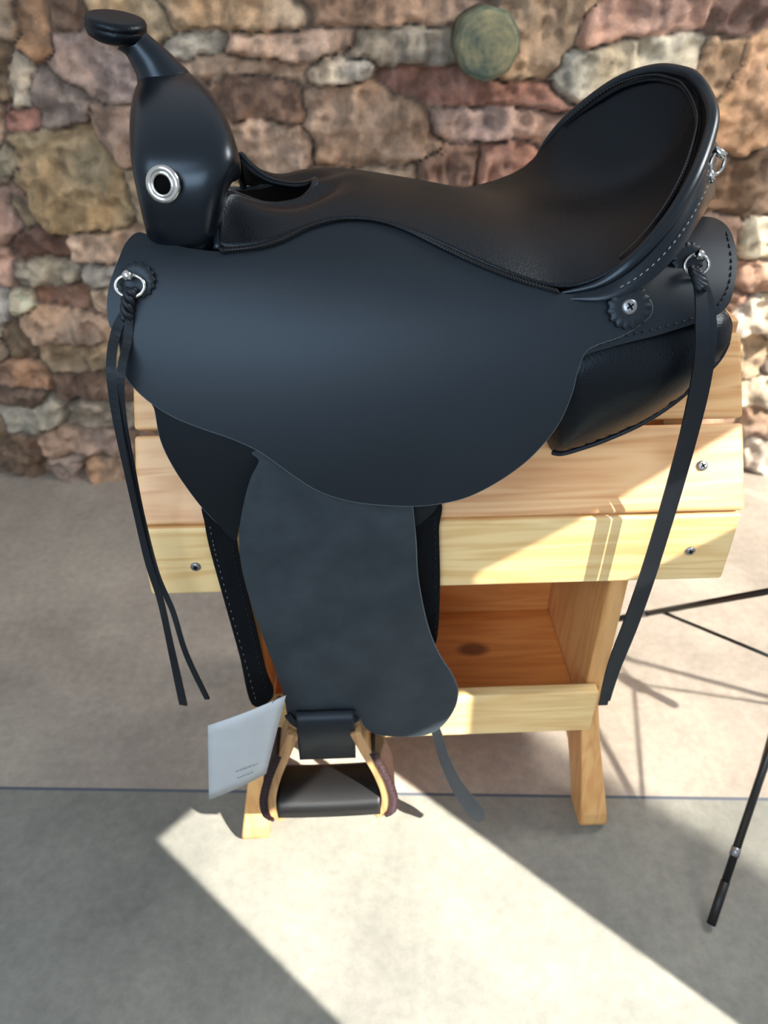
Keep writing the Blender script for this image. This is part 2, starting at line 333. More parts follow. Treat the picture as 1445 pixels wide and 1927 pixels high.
# ---- log end in the wall
s_,z_=wallsz(908,78); lc=w0+wd*s_; lc.z=z_
m,nt,b=newmat('weathered log'); tc=N(nt,'ShaderNodeTexCoord'); n1=N(nt,'ShaderNodeTexNoise',Scale=30.,Detail=6.); L(nt,tc.outputs['Object'],n1.inputs['Vector'])
r=N(nt,'ShaderNodeValToRGB'); r.color_ramp.elements[0].position=.35; r.color_ramp.elements[1].position=.65; r.color_ramp.elements[0].color=s2l((62,74,62)); r.color_ramp.elements[1].color=s2l((122,124,98)); L(nt,n1.outputs['Fac'],r.inputs[0]); L(nt,r.outputs[0],b.inputs['Base Color']); b.inputs['Roughness'].default_value=.8
mlog=m
m,nt,b=newmat('log end grain'); geo=N(nt,'ShaderNodeNewGeometry')
n1=N(nt,'ShaderNodeTexNoise',Scale=18.,Detail=7.,Roughness=.7); L(nt,geo.outputs['Position'],n1.inputs['Vector'])
sbv=N(nt,'ShaderNodeVectorMath',operation='SUBTRACT'); sbv.inputs[1].default_value=(lc.x+.008,lc.y,lc.z-.07-.006); L(nt,geo.outputs['Position'],sbv.inputs[0])
ml=N(nt,'ShaderNodeVectorMath',operation='MULTIPLY'); ml.inputs[1].default_value=(1,0,1); L(nt,sbv.outputs[0],ml.inputs[0]); le=N(nt,'ShaderNodeVectorMath',operation='LENGTH'); L(nt,ml.outputs[0],le.inputs[0])
ad=N(nt,'ShaderNodeMath',operation='MULTIPLY_ADD'); ad.inputs[1].default_value=520.; L(nt,le.outputs['Value'],ad.inputs[0]); mm=N(nt,'ShaderNodeMath',operation='MULTIPLY'); mm.inputs[1].default_value=16.; L(nt,n1.outputs['Fac'],mm.inputs[0]); L(nt,mm.outputs[0],ad.inputs[2])
sn=N(nt,'ShaderNodeMath',operation='SINE'); L(nt,ad.outputs[0],sn.inputs[0]); mr=N(nt,'ShaderNodeMapRange'); mr.inputs['From Min'].default_value=-1.; mr.inputs['To Min'].default_value=.475; mr.inputs['To Max'].default_value=.525; L(nt,sn.outputs[0],mr.inputs['Value'])
a3=N(nt,'ShaderNodeMath',operation='ADD'); L(nt,mr.outputs[0],a3.inputs[0]); L(nt,n1.outputs['Fac'],a3.inputs[1]); a4=N(nt,'ShaderNodeMapRange'); a4.inputs['From Min'].default_value=.82; a4.inputs['From Max'].default_value=1.22; L(nt,a3.outputs[0],a4.inputs['Value'])
r=N(nt,'ShaderNodeMixRGB'); r.inputs[1].default_value=s2l((58,74,66)); r.inputs[2].default_value=s2l((150,140,102)); L(nt,a4.outputs[0],r.inputs[0]); L(nt,r.outputs[0],b.inputs['Base Color']); b.inputs['Roughness'].default_value=.75
mgrain=m
le_=thing('log_end','round green-tinged log end jutting out of the stone wall','log',lc)
bm=bmesh.new(); mod=lambda k:1+.02*math.sin(k*1.3)+.015*math.sin(k*.5)
lathe(bm,lc,wn,[(.059,-.04),(.059,.06),(.0585,.075),(.054,.082)],40,mod); bmobj('bark',bm,mlog,le_)
bm=bmesh.new(); lathe(bm,lc,wn,[(.0545,.0795),(.053,.083),(.047,.084)],40,mod); bmobj('end_grain',bm,mgrain,le_,True)
# ================================================================ SADDLE STAND
st=thing('saddle_stand','pine wood stand with sloped plank top and shelf under the black saddle','saddle stand',(0,0,FL))
TH=.018
def plank(name,y0,z0,y1,z1,mat,ln=.66,x=0):
    for s in (-1,1):
        dy,dz=y1-y0,z1-z0; wdt=math.hypot(dy,dz); an=math.atan2(dz,dy)
        cy,cz=(y0+y1)/2,(z0+z1)/2
        ny,nz_=-dz/wdt,dy/wdt   # outward
        cy-=ny*TH/2*1; cz-=nz_*TH/2
        box(name,(ln,wdt-.003,TH),(x,cy if s<0 else -cy,cz),(an if s<0 else -an,0,0),mat,st,.004)
plank('plank',-.145,.553,-.144,.650,M_wC,.677,.004)
plank('plank',-.147,.655,-.090,.738,M_wB,.676,.005)
plank('plank',-.088,.741,-.032,.822,M_wA,.676,.005)
box('ridge_board',(.668,.06,.02),(.005,0,.823),(0,0,0),M_wA,st)
def legpanel(sx):
    P=[(-.118,.60),(-.118,.30),(-.128,.24),(-.150,.16),(-.162,.11),(-.163,.09),(-.158,.076),(-.150,FL),(-.105,FL),(-.09,.11),(-.06,.16),(0,.185)]
    P=P+[(-a,b) for a,b in reversed(P[:-1])]
    bm=bmesh.new(); vs=[]
    for t in (0,1):
        vs.append([bm.verts.new((sx*(.219+t*(.024+max(0,.28-z)*.09)+max(0,.30-z)*.08),y,z)) for y,z in P])
    bm.faces.new(vs[0]); bm.faces.new(vs[1])
    for i in range(len(P)): bm.faces.new((vs[0][i],vs[0][(i+1)%len(P)],vs[1][(i+1)%len(P)],vs[1][i]))
    bmesh.ops.recalc_face_normals(bm,faces=bm.faces[:])
    o=bmobj('leg_panel',bm,M_wL,st,False); bv=o.modifiers.new('b','BEVEL'); bv.width=.004; bv.segments=3
for s in (-1,1):
    legpanel(s)
    P=[(-.118,.60),(-.118,.655),(-.066,.73),(-.02,.80),(.02,.80),(.066,.73),(.118,.655),(.118,.60)]
    bm=bmesh.new(); vs=[[bm.verts.new((s*(.262+t),y,z)) for y,z in P] for t in (0,.03)]
    bm.faces.new(vs[0]); bm.faces.new(vs[1])
    for i in range(8): bm.faces.new((vs[0][i],vs[0][(i+1)%8],vs[1][(i+1)%8],vs[1][i]))
    bmobj('end_block',bm,M_wL,st,False)
box('shelf_board',(.436,.225,.016),(0,0,.283),(0,0,0),M_wS,st,.001)
box('shelf_rail',(.458,.018,.079),(0,-.128,.3135),(0,0,0),M_wC,st,.003)
box('shelf_rail',(.436,.018,.06),(0,.105,.321),(0,0,0),M_wR,st,.003)
def screw(u,v,y,nrm,par,r=.0058):
    c=on_y(u,v,y); bm=bmesh.new(); lathe(bm,c,nrm,[(r,-.004),(r,.0005),(r*.75,.0016),(r*.3,.0018)],20); o=bmobj('screw',bm,M_grey,par)
    fr=frame(nrm); bm=bmesh.new()
    for a in (.5,.5+math.pi/2):
        d=fr@Vector((math.cos(a),math.sin(a),0)); ribbon(bm,[c-d*r*.5+nrm*.0019,c+d*r*.5+nrm*.0019],[r*.25]*2,.0006,nrm)
    bmobj('screw_slot',bm,M_dark,o,False)
for u,v in ((368,1067),(1299,1037)): screw(u,v,-.1455,Vector((0,-1,0)),st)
nB=Vector((0,-.825,.566)); screw(1322,876,-.119,nB,st)
# ================================================================ SADDLE
sd=thing('saddle','black leather western saddle with horn and hanging fender on the pine stand','saddle',(0,0,.83))
fFlap=prof([(.60,.203),(.70,.201),(.80,.190),(.88,.170),(.93,.142),(.965,.100),(.985,.06),(1.0,0.)])
fJ=prof([(.70,.170),(.80,.167),(.86,.158),(.90,.136),(.93,.09),(.942,.05),(.947,0.)])
fP=prof([(.70,.122),(.78,.124),(.83,.120),(.87,.100),(.91,.06),(.93,.02),(.94,0.)])
fU=prof([(.60,.160),(.66,.161),(.75,.161),(.85,.15)])
fW=prof([(.30,.153),(.66,.1535),(.8,.1535)])
fF=prof([(.25,.192),(.45,.190),(.6,.189),(.72,.186),(.8,.176)])
flapP=[(262,437),(300,452),(350,466),(408,473),(430,470),(480,465),(530,450),(580,426),(640,411),(700,413),(760,431),(830,465),(900,498),(970,526),(1050,550),(1110,556),(1160,548),(1195,548),(1222,565),(1227,588),(1208,608),(1170,632),(1120,650),(1100,665),(1086,700),(1076,740),(1055,790),(1025,832),(985,872),(930,910),(870,938),(800,951),(730,951),(660,943),(600,924),(550,893),(500,857),(470,840),(430,823),(380,806),(330,786),(290,762),(258,735),(235,705),(228,670),(222,640),(206,612),(201,575),(206,535),(222,490),(238,455)]
flap=sheet('flap',flapP,fFlap,M_flap,sd,.0045,14,edge=M_edge)
def edging(P,f,par,r=.0011,off=.0012):  # pale thin tube standing in for the highlight along a leather edge
    C=cat1(P,5,False); return tubeobj('edge_highlight',[hit(c[0],c[1],f)+Vector((0,off,-.0003)) for c in C],r,M_edge,par,6)
edging(flapP[17:47],fFlap,flap)
jock=[(1060,560),(1150,500),(1240,440),(1290,410),(1320,407),(1352,413),(1375,436),(1386,480),(1383,530),(1371,572),(1342,598),(1310,608),(1240,630),(1180,645),(1120,662),(1060,680),(1000,640),(1010,590)]
rj=sheet('rear_jockey',jock,fJ,M_flap,sd,.005,14,edge=M_edge)
pan=[(1000,660),(1100,590),(1200,570),(1290,560),(1330,562),(1358,578),(1370,605),(1367,640),(1350,672),(1312,712),(1270,750),(1210,790),(1140,822),(1085,842),(1050,850),(1034,842),(1020,800),(1000,720)]
pn=sheet('padded_panel',pan,fP,M_seat,sd,0,9,.040,85)
pp=[(1038,849),(1055,851),(1085,843),(1140,824),(1210,792),(1270,752),(1312,714),(1350,674),(1367,642)]
o=tubeobj('piping',[hit(p[0],p[1],fP)+Vector((0,-.003,0)) for p in cat1(pp,5,False)],.0028,M_strap,pn)
ufP=[(285,740),(292,775),(303,830),(330,885),(370,942),(400,976),(442,1016),(452,985),(475,1000),(540,1000),(560,900),(520,820),(400,760)]
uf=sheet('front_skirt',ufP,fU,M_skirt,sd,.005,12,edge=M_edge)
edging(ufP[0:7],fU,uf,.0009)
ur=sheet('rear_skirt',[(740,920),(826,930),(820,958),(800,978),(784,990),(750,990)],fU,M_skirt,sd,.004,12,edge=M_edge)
g1=sheet('girth_strap',[(383,950),(385,985),(395,1035),(420,1125),(450,1232),(474,1326),(514,1311),(500,1265),(480,1180),(458,1090),(444,1020),(440,960)],fW,M_web,sd,.006,10)
g2=sheet('girth_strap',[(720,940),(824,940),(826,1000),(828,1100),(824,1190),(815,1215),(790,1215),(740,1100)],fW,M_web,sd,.006,10)
fend=[(480,850),(487,868),(470,905),(458,950),(450,1000),(452,1050),(462,1100),(482,1165),(500,1212),(520,1268),(534,1310),(540,1342),(548,1354),(580,1367),(625,1371),(655,1362),(674,1350),(690,1371),(715,1383),(760,1386),(800,1383),(832,1366),(855,1332),(861,1300),(850,1270),(826,1232),(808,1190),(795,1140),(785,1080),(782,1020),(775,950),(760,900),(600,840)]
fn=sheet('fender',fend,fF,M_fend,sd,.004,14,edge=M_edge)
edging(fend[16:31],fF,fn,.0012)
def stitches(name,P,f,mat,parent,gap=9,ln=5,r=.0007,off=.0008,n=8):
    C=cat1(P,n,False); acc=0; bm=bmesh.new(); last=C[0]; 
    for a,b in zip(C,C[1:]):
        d=math.hypot(b[0]-a[0],b[1]-a[1]); acc+=d
        if acc>=gap:
            acc=0; tx_,ty_=(b[0]-a[0])/d,(b[1]-a[1])/d
            p=[hit(b[0]+tx_*k*ln/2,b[1]+ty_*k*ln/2,f) for k in (-1,1)]
            o_=(CAM-p[0]).normalized()*off
            tube(bm,[p[0]+o_,p[1]+o_],r,5)
    return bmobj(name,bm,mat,parent)
stitches('stitching',[(1120,652),(1180,632),(1240,618),(1300,600),(1345,580),(1370,540),(1376,490),(1368,440)],fJ,M_hole,rj,9,6,.0009)
stitches('stitching',[(394,985),(404,1035),(428,1125),(458,1232),(482,1320)],fW,M_grey,g1,8,4,.0005)
stitches('stitching',[(436,1015),(450,1090),(472,1180),(492,1265),(505,1308)],fW,M_hole,g1,8,4,.0008)
stitches('stitching',[(816,958),(819,1050),(819,1190)],fW,M_hole,g2,8,4,.0009)
C=cat1([(414,473),(480,466),(530,451),(580,427),(640,412),(700,414),(760,432),(830,466),(900,499),(970,527),(1050,551)],7,False)
pts=[hit(c[0],c[1],fFlap)+Vector((0,-.0015,.001)) for c in C]
seam=tubeobj('seam_welt',pts,.0016,M_swell,sd)
bm=bmesh.new(); 
for i in range(0,len(pts)-1):
    for k in range(2):
        p=pts[i].lerp(pts[i+1],k/2); q=p+Vector((.003,-.0022,-.0015)); tube(bm,[p+Vector((-.001,-.001,.003)),q],.0006,5)
bmobj('stitching',bm,M_hole,seam)
# ---- swell
rows=[(280,404,500,-.112),(271,412,472,-.122),(257,416,420,-.131),(242,425,350,-.135),(231,446,290,-.126),(229,441,235,-.102),(230,425,185,-.070),(238,402,148,-.034),(250,376,128,0)]
rr=[]
for (a,b_,v,y) in rows:
    p,q=on_y(a,v,y),on_y(b_,v,y); rr.append((p.x,q.x,y,(p.z+q.z)/2))
rr=rr+[(a+.03*min(1,abs(y)/.1),b_-.40*abs(y)-.012,-y,z) for (a,b_,y,z) in reversed(rr[:-1])]
rings=[]; nseg=24
for i,(a,b_,y,z) in enumerate(rr):
    p=rr[max(0,i-1)];q=rr[min(len(rr)-1,i+1)]; T=Vector((0,q[2]-p[2],q[3]-p[3])).normalized(); Nn=Vector((0,-T.z,T.y))
    bb=.030; hw=(b_-a)/2; ring=[]
    for k in range(nseg):
        ph=2*math.pi*k/nseg; c_,s_=math.cos(ph),math.sin(ph); c_=math.copysign(abs(c_)**.55,c_); s_=math.copysign(abs(s_)**.68,s_)
        ring.append(Vector(((a+b_)/2,y,z))+Vector((1,0,0))*c_*hw+Nn*(s_-1)*bb)
    rings.append(ring)
vs=[v for r in rings for v in r]; fs=[]
for i in range(len(rings)-1):
    for k in range(nseg): fs.append((i*nseg+k,i*nseg+(k+1)%nseg,(i+1)*nseg+(k+1)%nseg,(i+1)*nseg+k))
bm=bmesh.new(); bv=[bm.verts.new(v) for v in vs]
for f in fs: bm.faces.new([bv[i] for i in f])
bm.faces.new(bv[:nseg]); bm.faces.new(bv[-nseg:])
sw=bmobj('swell',bm,M_swell,sd); sw.modifiers.new('s','SUBSURF').render_levels=2; sw.modifiers['s'].levels=2
# horn
hn=[(318,190,46),(312,166,56),(302,146,50),(288,122,40),(271,100,33),(256,82,29),(243,68,33)]
bm=bmesh.new(); C=cat1([(*on_y(a,b_,0),r*.00048) for a,b_,r in hn],6,False)
tube(bm,[Vector(c[:3]) for c in C],[c[3] for c in C],24); horn=bmobj('horn',bm,M_swell,sd)
hc=on_y(218,49,0); hnr=Vector((.17,-.17,1)).normalized()
bm=bmesh.new(); lathe(bm,hc,hnr,[(.012,-.012),(.020,-.0110),(.0252,-.0080),(.0270,-.003),(.0271,.000),(.0263,.0008),(.0271,.0016),(.0271,.004),(.0258,.0065),(.0215,.0077),(.010,.0083)],44)
bmobj('horn_cap',bm,M_seat,horn)
# grommet
gc=on_y(307,347,-.1390); gn=Vector((-.25,-1,.12)).normalized()
bm=bmesh.new(); tube(bm,ringpts(gc,gn,.0125),.0032,10,closed=True); tube(bm,ringpts(gc+gn*.0015,gn,.0092),.0018,8,closed=True); gm=bmobj('grommet',bm,M_nick,sw)
bm=bmesh.new(); lathe(bm,gc,gn,[(.0095,-.004),(.0095,.0008)],28); bmobj('grommet_hole',bm,M_dark,gm)
# ---- seat
def NP(u,v): return hit(u,v,fFlap)
row0=[NP(410,470),on_y(410,430,-.110),on_y(411,388,-.096),on_y(424,360,-.084),on_y(452,372,-.072),on_y(505,388,-.058),on_y(560,381,-.038),on_y(586,362,-.018),on_y(594,341,0)]
X1=[NP(436,470),on_y(433,437,-.106),on_y(433,402,-.094),on_y(438,378,-.083),on_y(460,385,-.075),on_y(508,398,-.062),on_y(567,391,-.043),on_y(598,368,-.021),on_y(606,340,0)]
X2=[NP(485,466),on_y(485,440,-.110),on_y(485,419,-.098),on_y(487,405,-.088),on_y(498,403,-.079),on_y(532,406,-.067),on_y(582,397,-.049),on_y(615,371,-.024),on_y(624,337,0)]
X3=[NP(545,446),on_y(548,431,-.104),on_y(553,420,-.094),on_y(560,412,-.084),on_y(572,406,-.073),on_y(592,398,-.060),on_y(617,383,-.043),on_y(637,360,-.022),on_y(646,334,0)]
form=[(NP(600,418),on_y(665,333,0),None),(NP(700,412),on_y(735,347,0),None),(NP(790,444),on_y(800,359,0),None),(NP(880,488),on_y(870,372,0),None),(NP(965,524),on_y(940,388,0),None),
(on_y(1052,552,-.150),on_y(1010,402,0),on_y(990,338,.150)),(on_y(1130,533,-.153),on_y(1090,398,0),on_y(1030,268,.150)),(on_y(1200,482,-.15),on_y(1160,376,0),on_y(1085,212,.137)),
(on_y(1262,410,-.135),on_y(1222,345,0),on_y(1160,157,.112)),(on_y(1308,330,-.105),on_y(1272,298,0),on_y(1232,133,.078)),(on_y(1335,255,-.06),on_y(1308,232,0),on_y(1285,138,.042)),(on_y(1340,212,-.033),on_y(1327,176,0),on_y(1308,150,.022))]
def frow(Nn,Cc,Rr,pw):
    if Rr is None: Rr=mir(Nn)
    out=[]
    for k in range(17):
        w=-1+k/8; E=Nn if w<0 else Rr; g=abs(w); h=g**pw
        out.append(Vector((Cc.x+(E.x-Cc.x)*g**1.3,Cc.y+(E.y-Cc.y)*g**.9,Cc.z+(E.z-Cc.z)*h)))
    return out
grid=[r+[mir(p) for p in reversed(r[:-1])] for r in (row0,X1,X2,X3)]
row0=grid[0]
for i,r in enumerate(form): grid.append(frow(*r,2.6 if i<5 else 1.8))
vs=[v for r in grid for v in r]; fs=[(i*17+k,i*17+k+1,(i+1)*17+k+1,(i+1)*17+k) for i in range(len(grid)-1) for k in range(16)]
seat=addobj('seat',pydata(vs,fs),M_seat,sd); ss=seat.modifiers.new('s','SUBSURF'); ss.levels=2; ss.render_levels=2; so=seat.modifiers.new('t','SOLIDIFY'); so.thickness=.004; so.offset=-1
C=cat1([tuple(p) for p in row0],4,False); tubeobj('seat_binding',[Vector(c) for c in C],.0042,M_swell,seat,12)
rim=[f[0] for f in form[5:]]+[form[-1][1]]+[f[2] for f in reversed(form[5:])]
RC=[Vector(c) for c in cat1([tuple(p) for p in rim],6,False)]
can=tubeobj('cantle_binding',RC,[.0015+.0050*min(1,i/10,(len(RC)-1-i)/10) for i in range(len(RC))],M_swell,sd,14)
backn=[on_y(1060,566,-.156),on_y(1140,564,-.165),on_y(1215,535,-.163),on_y(1272,482,-.148),on_y(1310,425,-.115),on_y(1330,392,-.065),on_y(1338,378,-.03)]
base=backn+[on_y(1340,372,0)]+[mir(p) for p in reversed(backn)]
BC=[Vector(c) for c in cat1([tuple(p) for p in base],6,False)]
bm=bmesh.new(); rws=[]
for t in (0,.25,.5,.75,1.):
    rws.append([bm.verts.new(a.lerp(b_,t)+Vector((.003*math.sin(math.pi*t),-.004*math.sin(math.pi*t)*(1 if a.y<0 else -1),0))) for a,b_ in zip(RC,BC)])
for a,b_ in zip(rws,rws[1:]):
    for k in range(len(a)-1): bm.faces.new((a[k],a[k+1],b_[k+1],b_[k]))
cb=bmobj('cantle_back',bm,M_swell,sd)
cen=on_y(1190,330,0)
bm=bmesh.new(); wp_=[]
for i in range(2,len(RC)-2):
    fd=min(1,(i-2)/14,(len(RC)-3-i)/14); fd=max(0,fd)
    a=RC[i]; d=(cen-a); d.normalize(); p=a+d*.015*fd+Vector((-.002,0,.003))*fd; wp_.append(p)
    if fd>.5:
        for h in (0,.5):
            a=RC[i].lerp(RC[i+1],h); d=(cen-a); d.normalize(); p=a+d*.0105+Vector((-.006,0,.004)); T=(RC[i+1]-RC[i]).normalized()
            tube(bm,[p-T*.0018,p+T*.0018],.0011,5)
bmobj('stitching',bm,M_hole,seat)
tubeobj('dish_welt',wp_,.0020,M_seat,seat,10)
bm=bmesh.new()
for i in range(8,42):
    p=RC[i].lerp(BC[i],.42)+Vector((.0035,-.0060,.0)); T=(RC[i+1]-RC[i]).normalized(); tube(bm,[p-T*.0014,p+T*.0014],.0005,5)
bmobj('stitching',bm,M_thread,cb)
# near-black sheet added so the hand hole behind the swell looks shaded
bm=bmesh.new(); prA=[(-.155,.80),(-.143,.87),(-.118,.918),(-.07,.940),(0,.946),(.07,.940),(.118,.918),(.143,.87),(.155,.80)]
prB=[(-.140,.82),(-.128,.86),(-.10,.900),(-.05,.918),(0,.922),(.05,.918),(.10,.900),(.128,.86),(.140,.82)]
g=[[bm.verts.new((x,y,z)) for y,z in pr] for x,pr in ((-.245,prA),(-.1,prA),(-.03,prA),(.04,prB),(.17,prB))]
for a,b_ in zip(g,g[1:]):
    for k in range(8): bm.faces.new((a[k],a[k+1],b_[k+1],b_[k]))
o=bmobj('dark_liner',bm,M_dark,sd); q=o.modifiers.new('s','SOLIDIFY'); q.thickness=.006
# rosettes
def rosette(u,v,f,r,parent,off=.004,nrm=None,nt_=15):
    c=hit(u,v,f); nrm=nrm or Vector((0,-1,.45)).normalized(); n=nt_*6
    mod=lambda k:1+.06*math.cos(k/6*2*math.pi)
    bm=bmesh.new(); lathe(bm,c+nrm*off,nrm,[(r,-.003),(r,.001),(r*.95,.002),(r*.6,.0022)],n,mod); return bmobj('rosette',bm,M_flap,parent),c,nrm
ro,c,nn_=rosette(1180,578,fFlap,.0195,sd)
bm=bmesh.new(); lathe(bm,c+nn_*.006,nn_,[(.0072,-.002),(.0072,.0008),(.0056,.0020),(.002,.0026)],24); s1=bmobj('screw',bm,M_grey,ro)
bm=bmesh.new(); fr=frame(nn_)
for a in (.6,.6+math.pi/2):
    d=fr@Vector((math.cos(a),math.sin(a),0)); ribbon(bm,[c-d*.0035+nn_*.0087,c+d*.0035+nn_*.0087],[.0014]*2,.0006,nn_)
bmobj('screw_slot',bm,M_dark,s1,False)
def ringset(u,v,f,par,rx,off):
    ro,c,nn_=rosette(u+rx,v-12,f,.0155,par,off)
    c2=hit(u,v,f)+nn_*(off+.006)
    bm=bmesh.new(); tube(bm,ringpts(c2,Vector((.1,-1,.5)),.0118,32,sx=1.05,sy=.80),.0017,8,closed=True); bmobj('ring',bm,M_nick,ro)
    bm=bmesh.new(); p=c2+Vector((0,-.002,.010)); bmesh.ops.create_uvsphere(bm,u_segments=16,v_segments=10,radius=.0048,matrix=Matrix.Translation(p)); 
    tube(bm,[p-nn_*.01,p],.003,8); bmobj('stud',bm,M_nick,ro)
    return c2
cr1=ringset(250,540,fFlap,sd,10,.003)
cr2=ringset(1302,501,fJ,sd,-12,.004)
# strings
def string(parts,name='saddle_string',par=sd,tw=None):
    bm=bmesh.new()
    for P in parts: ribpx(bm,P,twist=tw)
    return bmobj(name,bm,M_strap,par,False)
def braid(P,r=.0035,par=None):
    C=[on_y(*c[:3]) for c in cat1(P,8,False)]; bm=bmesh.new()
    for s in range(3):
        pts=[]
        for i,p in enumerate(C):
            a=i*.55+s*2*math.pi/3; pts.append(p+Vector((math.cos(a)*r,math.sin(a)*r*.7,0)))
        tube(bm,pts,r*.85,6)
    return bmobj('braid',bm,M_strap,par)
yt=hit(245,545,fFlap).y-.010
s1=string([[(236,585,yt-.006,15),(218,625,yt-.012,17),(209,690,-.205,17),(219,780,-.208,16),(239,880,-.208,15),(259,970,-.208,14),(280,1060,-.208,14),(302,1130,-.208,14),(322,1220,-.208,15),(345,1326,-.208,19)]],tw=.4)
s2=string([[(243,590,yt-.006,15),(240,640,yt-.012,15),(228,700,-.205,14),(230,780,-.205,13),(248,880,-.205,13),(268,980,-.205,13),(295,1080,-.205,12),(325,1150,-.205,12),(350,1230,-.205,12),(390,1315,-.205,12)]],tw=.4)
braid([(246,545,yt),(240,570,yt-.004),(238,600,yt-.006)],.0036,s1)
yr=min(hit(1305,510,fJ).y-.014,-.140)
s3=string([[(1312,522,-.154,18),(1319,560,-.170,22),(1321,610,-.184,25),(1321,660,-.188,27),(1313,720,-.188,28),(1294,810,-.188,28),(1270,900,-.188,28),(1244,990,-.188,28),(1216,1080,-.188,28),(1184,1170,-.188,27),(1153,1250,-.188,25),(1134,1326,-.188,23)]])
s4=string([[(1320,520,-.150,14),(1334,570,-.166,17),(1339,620,-.178,18),(1336,670,-.182,18),(1324,740,-.182,18),(1304,820,-.182,18),(1279,910,-.182,18),(1252,1000,-.182,18),(1224,1090,-.182,18),(1192,1180,-.182,18),(1160,1260,-.182,17),(1142,1318,-.182,15)]])
braid([(1308,506,yr),(1314,522,-.156),(1320,542,-.166)],.0040,s3)
# ring on the cantle back
p=on_y(1350,306,-.07); bm=bmesh.new(); tube(bm,ringpts(p,Vector((.6,-1,.1)),.010,26),.0018,8,closed=True); tube(bm,[p+Vector((-.006,0,.012)),p+Vector((.004,-.004,.006))],.004,8); tube(bm,[p+Vector((-.008,-.004,-.004)),p+Vector((-.004,-.008,-.016))],.0028,8)
bmobj('cantle_ring',bm,M_nick,cb)
# ---- stirrup
ys=-.19
tl,tr,bl,br=on_y(552,1362,ys),on_y(668,1360,ys),on_y(514,1480,ys),on_y(725,1468,ys)
zt=(tl.z+tr.z)/2; zb=(bl.z+br.z)/2
def side(a,b_,sgn):
    P=[(a.x,zt),(a.x+(b_.x-a.x)*.35,zt-(zt-zb)*.28),(a.x+(b_.x-a.x)*.75,zt-(zt-zb)*.6),(b_.x,zb+.01),(b_.x-sgn*.003,zb-.018),(b_.x-sgn*.016,zb-.026)]
    C=cat1(P,6,False); return [Vector((c[0],ys,c[1])) for c in C]
bm=bmesh.new()
Ls=side(tl,bl,-1); Rs=side(tr,br,1)
def bandmesh(bm,pts,w,th,off,sgn):
    rings=[]
    for i,p in enumerate(pts):
        T=(pts[min(i+1,len(pts)-1)]-pts[max(i-1,0)]).normalized(); Nn=Vector((-T.z,0,T.x)).normalized()
        if Nn.x*sgn<0: Nn=-Nn
        ww=w[i] if isinstance(w,list) else w
        rings.append([bm.verts.new(p+Vector((0,a*ww/2,0))+Nn*(off+b_*th/2)) for a,b_ in ((-1,-1),(1,-1),(1,1),(-1,1))])
    for a,b_ in zip(rings,rings[1:]):
        for k in range(4): bm.faces.new((a[k],a[(k+1)%4],b_[(k+1)%4],b_[k]))
    bm.faces.new(rings[0]); bm.faces.new(rings[-1])
wl=[.036+.032*min(1,i/(len(Ls)*.75)) for i in range(len(Ls))]
bandmesh(bm,Ls,wl,.014,0,-1); bandmesh(bm,Rs,wl,.014,0,1)
bb_=[Vector((bl.x+.012+(br.x-bl.x-.024)*t,ys,zb-.0285)) for t in (0,.5,1)]
bandmesh(bm,bb_,.056,.008,0,0.0)
stir=bmobj('stirrup',bm,M_stirw,sd,False); bq=stir.modifiers.new('b','BEVEL'); bq.width=.003; bq.segments=2
k0=6
for pts,sgn in ((Ls,-1),(Rs,1)):
    bm=bmesh.new(); bandmesh(bm,pts[k0:-4],[w+.002 for w in wl[k0:-4]],.006,.0090,sgn)
    cov=bmobj('rawhide_cover',bm,M_stirr,stir,False); bq=cov.modifiers.new('b','BEVEL'); bq.width=.002; bq.segments=2
    for i in range(k0,len(pts)-5):
        for h in (0,.5):
            bm=bmesh.new(); p=pts[i].lerp(pts[i+1],h); tube(bm,[p+Vector((sgn*.004,-wl[i]/2-.002,.001)),p+Vector((sgn*.010,-wl[i]/2-.003,-.001)),p+Vector((sgn*.0145,-wl[i]/2+.002,-.003))],.0013,6)
            me_=bpy.data.meshes.new('lace'); bm.to_mesh(me_); bm.free()
            addobj('lace',me_,M_lace,cov)
# tread
bm=bmesh.new(); xa,xb=bl.x+.008,br.x-.008
sec=[(-.035,-.016),(-.035,.004),(-.028,.010),(0,.012),(.026,.010),(.034,.004),(.036,-.010),(.026,-.018),(0,-.020),(-.026,-.022)]
rg=[[bm.verts.new((xa+(xb-xa)*t,ys+y*(1),zb-.006+z+.002*math.sin(math.pi*t)*-1)) for y,z in sec] for t in (0,.03,.25,.5,.75,.97,1)]
for a,b_ in zip(rg,rg[1:]):
    for k in range(10): bm.faces.new((a[k],a[(k+1)%10],b_[(k+1)%10],b_[k]))
bm.faces.new(rg[0]); bm.faces.new(rg[-1]); bmobj('tread',bm,M_rub,stir)
bm=bmesh.new(); tube(bm,[Vector((tl.x-.006,ys,zt-.004)),Vector((tr.x+.006,ys,zt-.004))],.0075,14); bmobj('bolt',bm,M_stirw,stir)
bm=bmesh.new(); a,b_=on_y(557,1362,ys-.014),on_y(667,1362,ys-.014); q=on_y(610,1432,ys-.012)
pr=[(ys-.006,a.z+.012),(ys-.013,a.z),(ys-.014,a.z-.02),(ys-.012,q.z+.004),(ys-.006,q.z),(ys+.004,q.z+.003),(ys+.010,a.z-.02),(ys+.010,a.z+.01)]
g=[[bm.verts.new((x,y,z)) for y,z in pr] for x in (a.x,a.x+.003,b_.x-.003,b_.x)]
for r0,r1 in zip(g,g[1:]):
    for k in range(7): bm.faces.new((r0[k],r0[k+1],r1[k+1],r1[k]))
lo=bmobj('stirrup_loop',bm,M_strap,sd); q=lo.modifiers.new('s','SOLIDIFY'); q.thickness=.0035
C=cat1([(541,1345,-.196),(560,1364,-.199),(600,1374,-.200),(640,1371,-.199),(672,1350,-.196)],6,False)
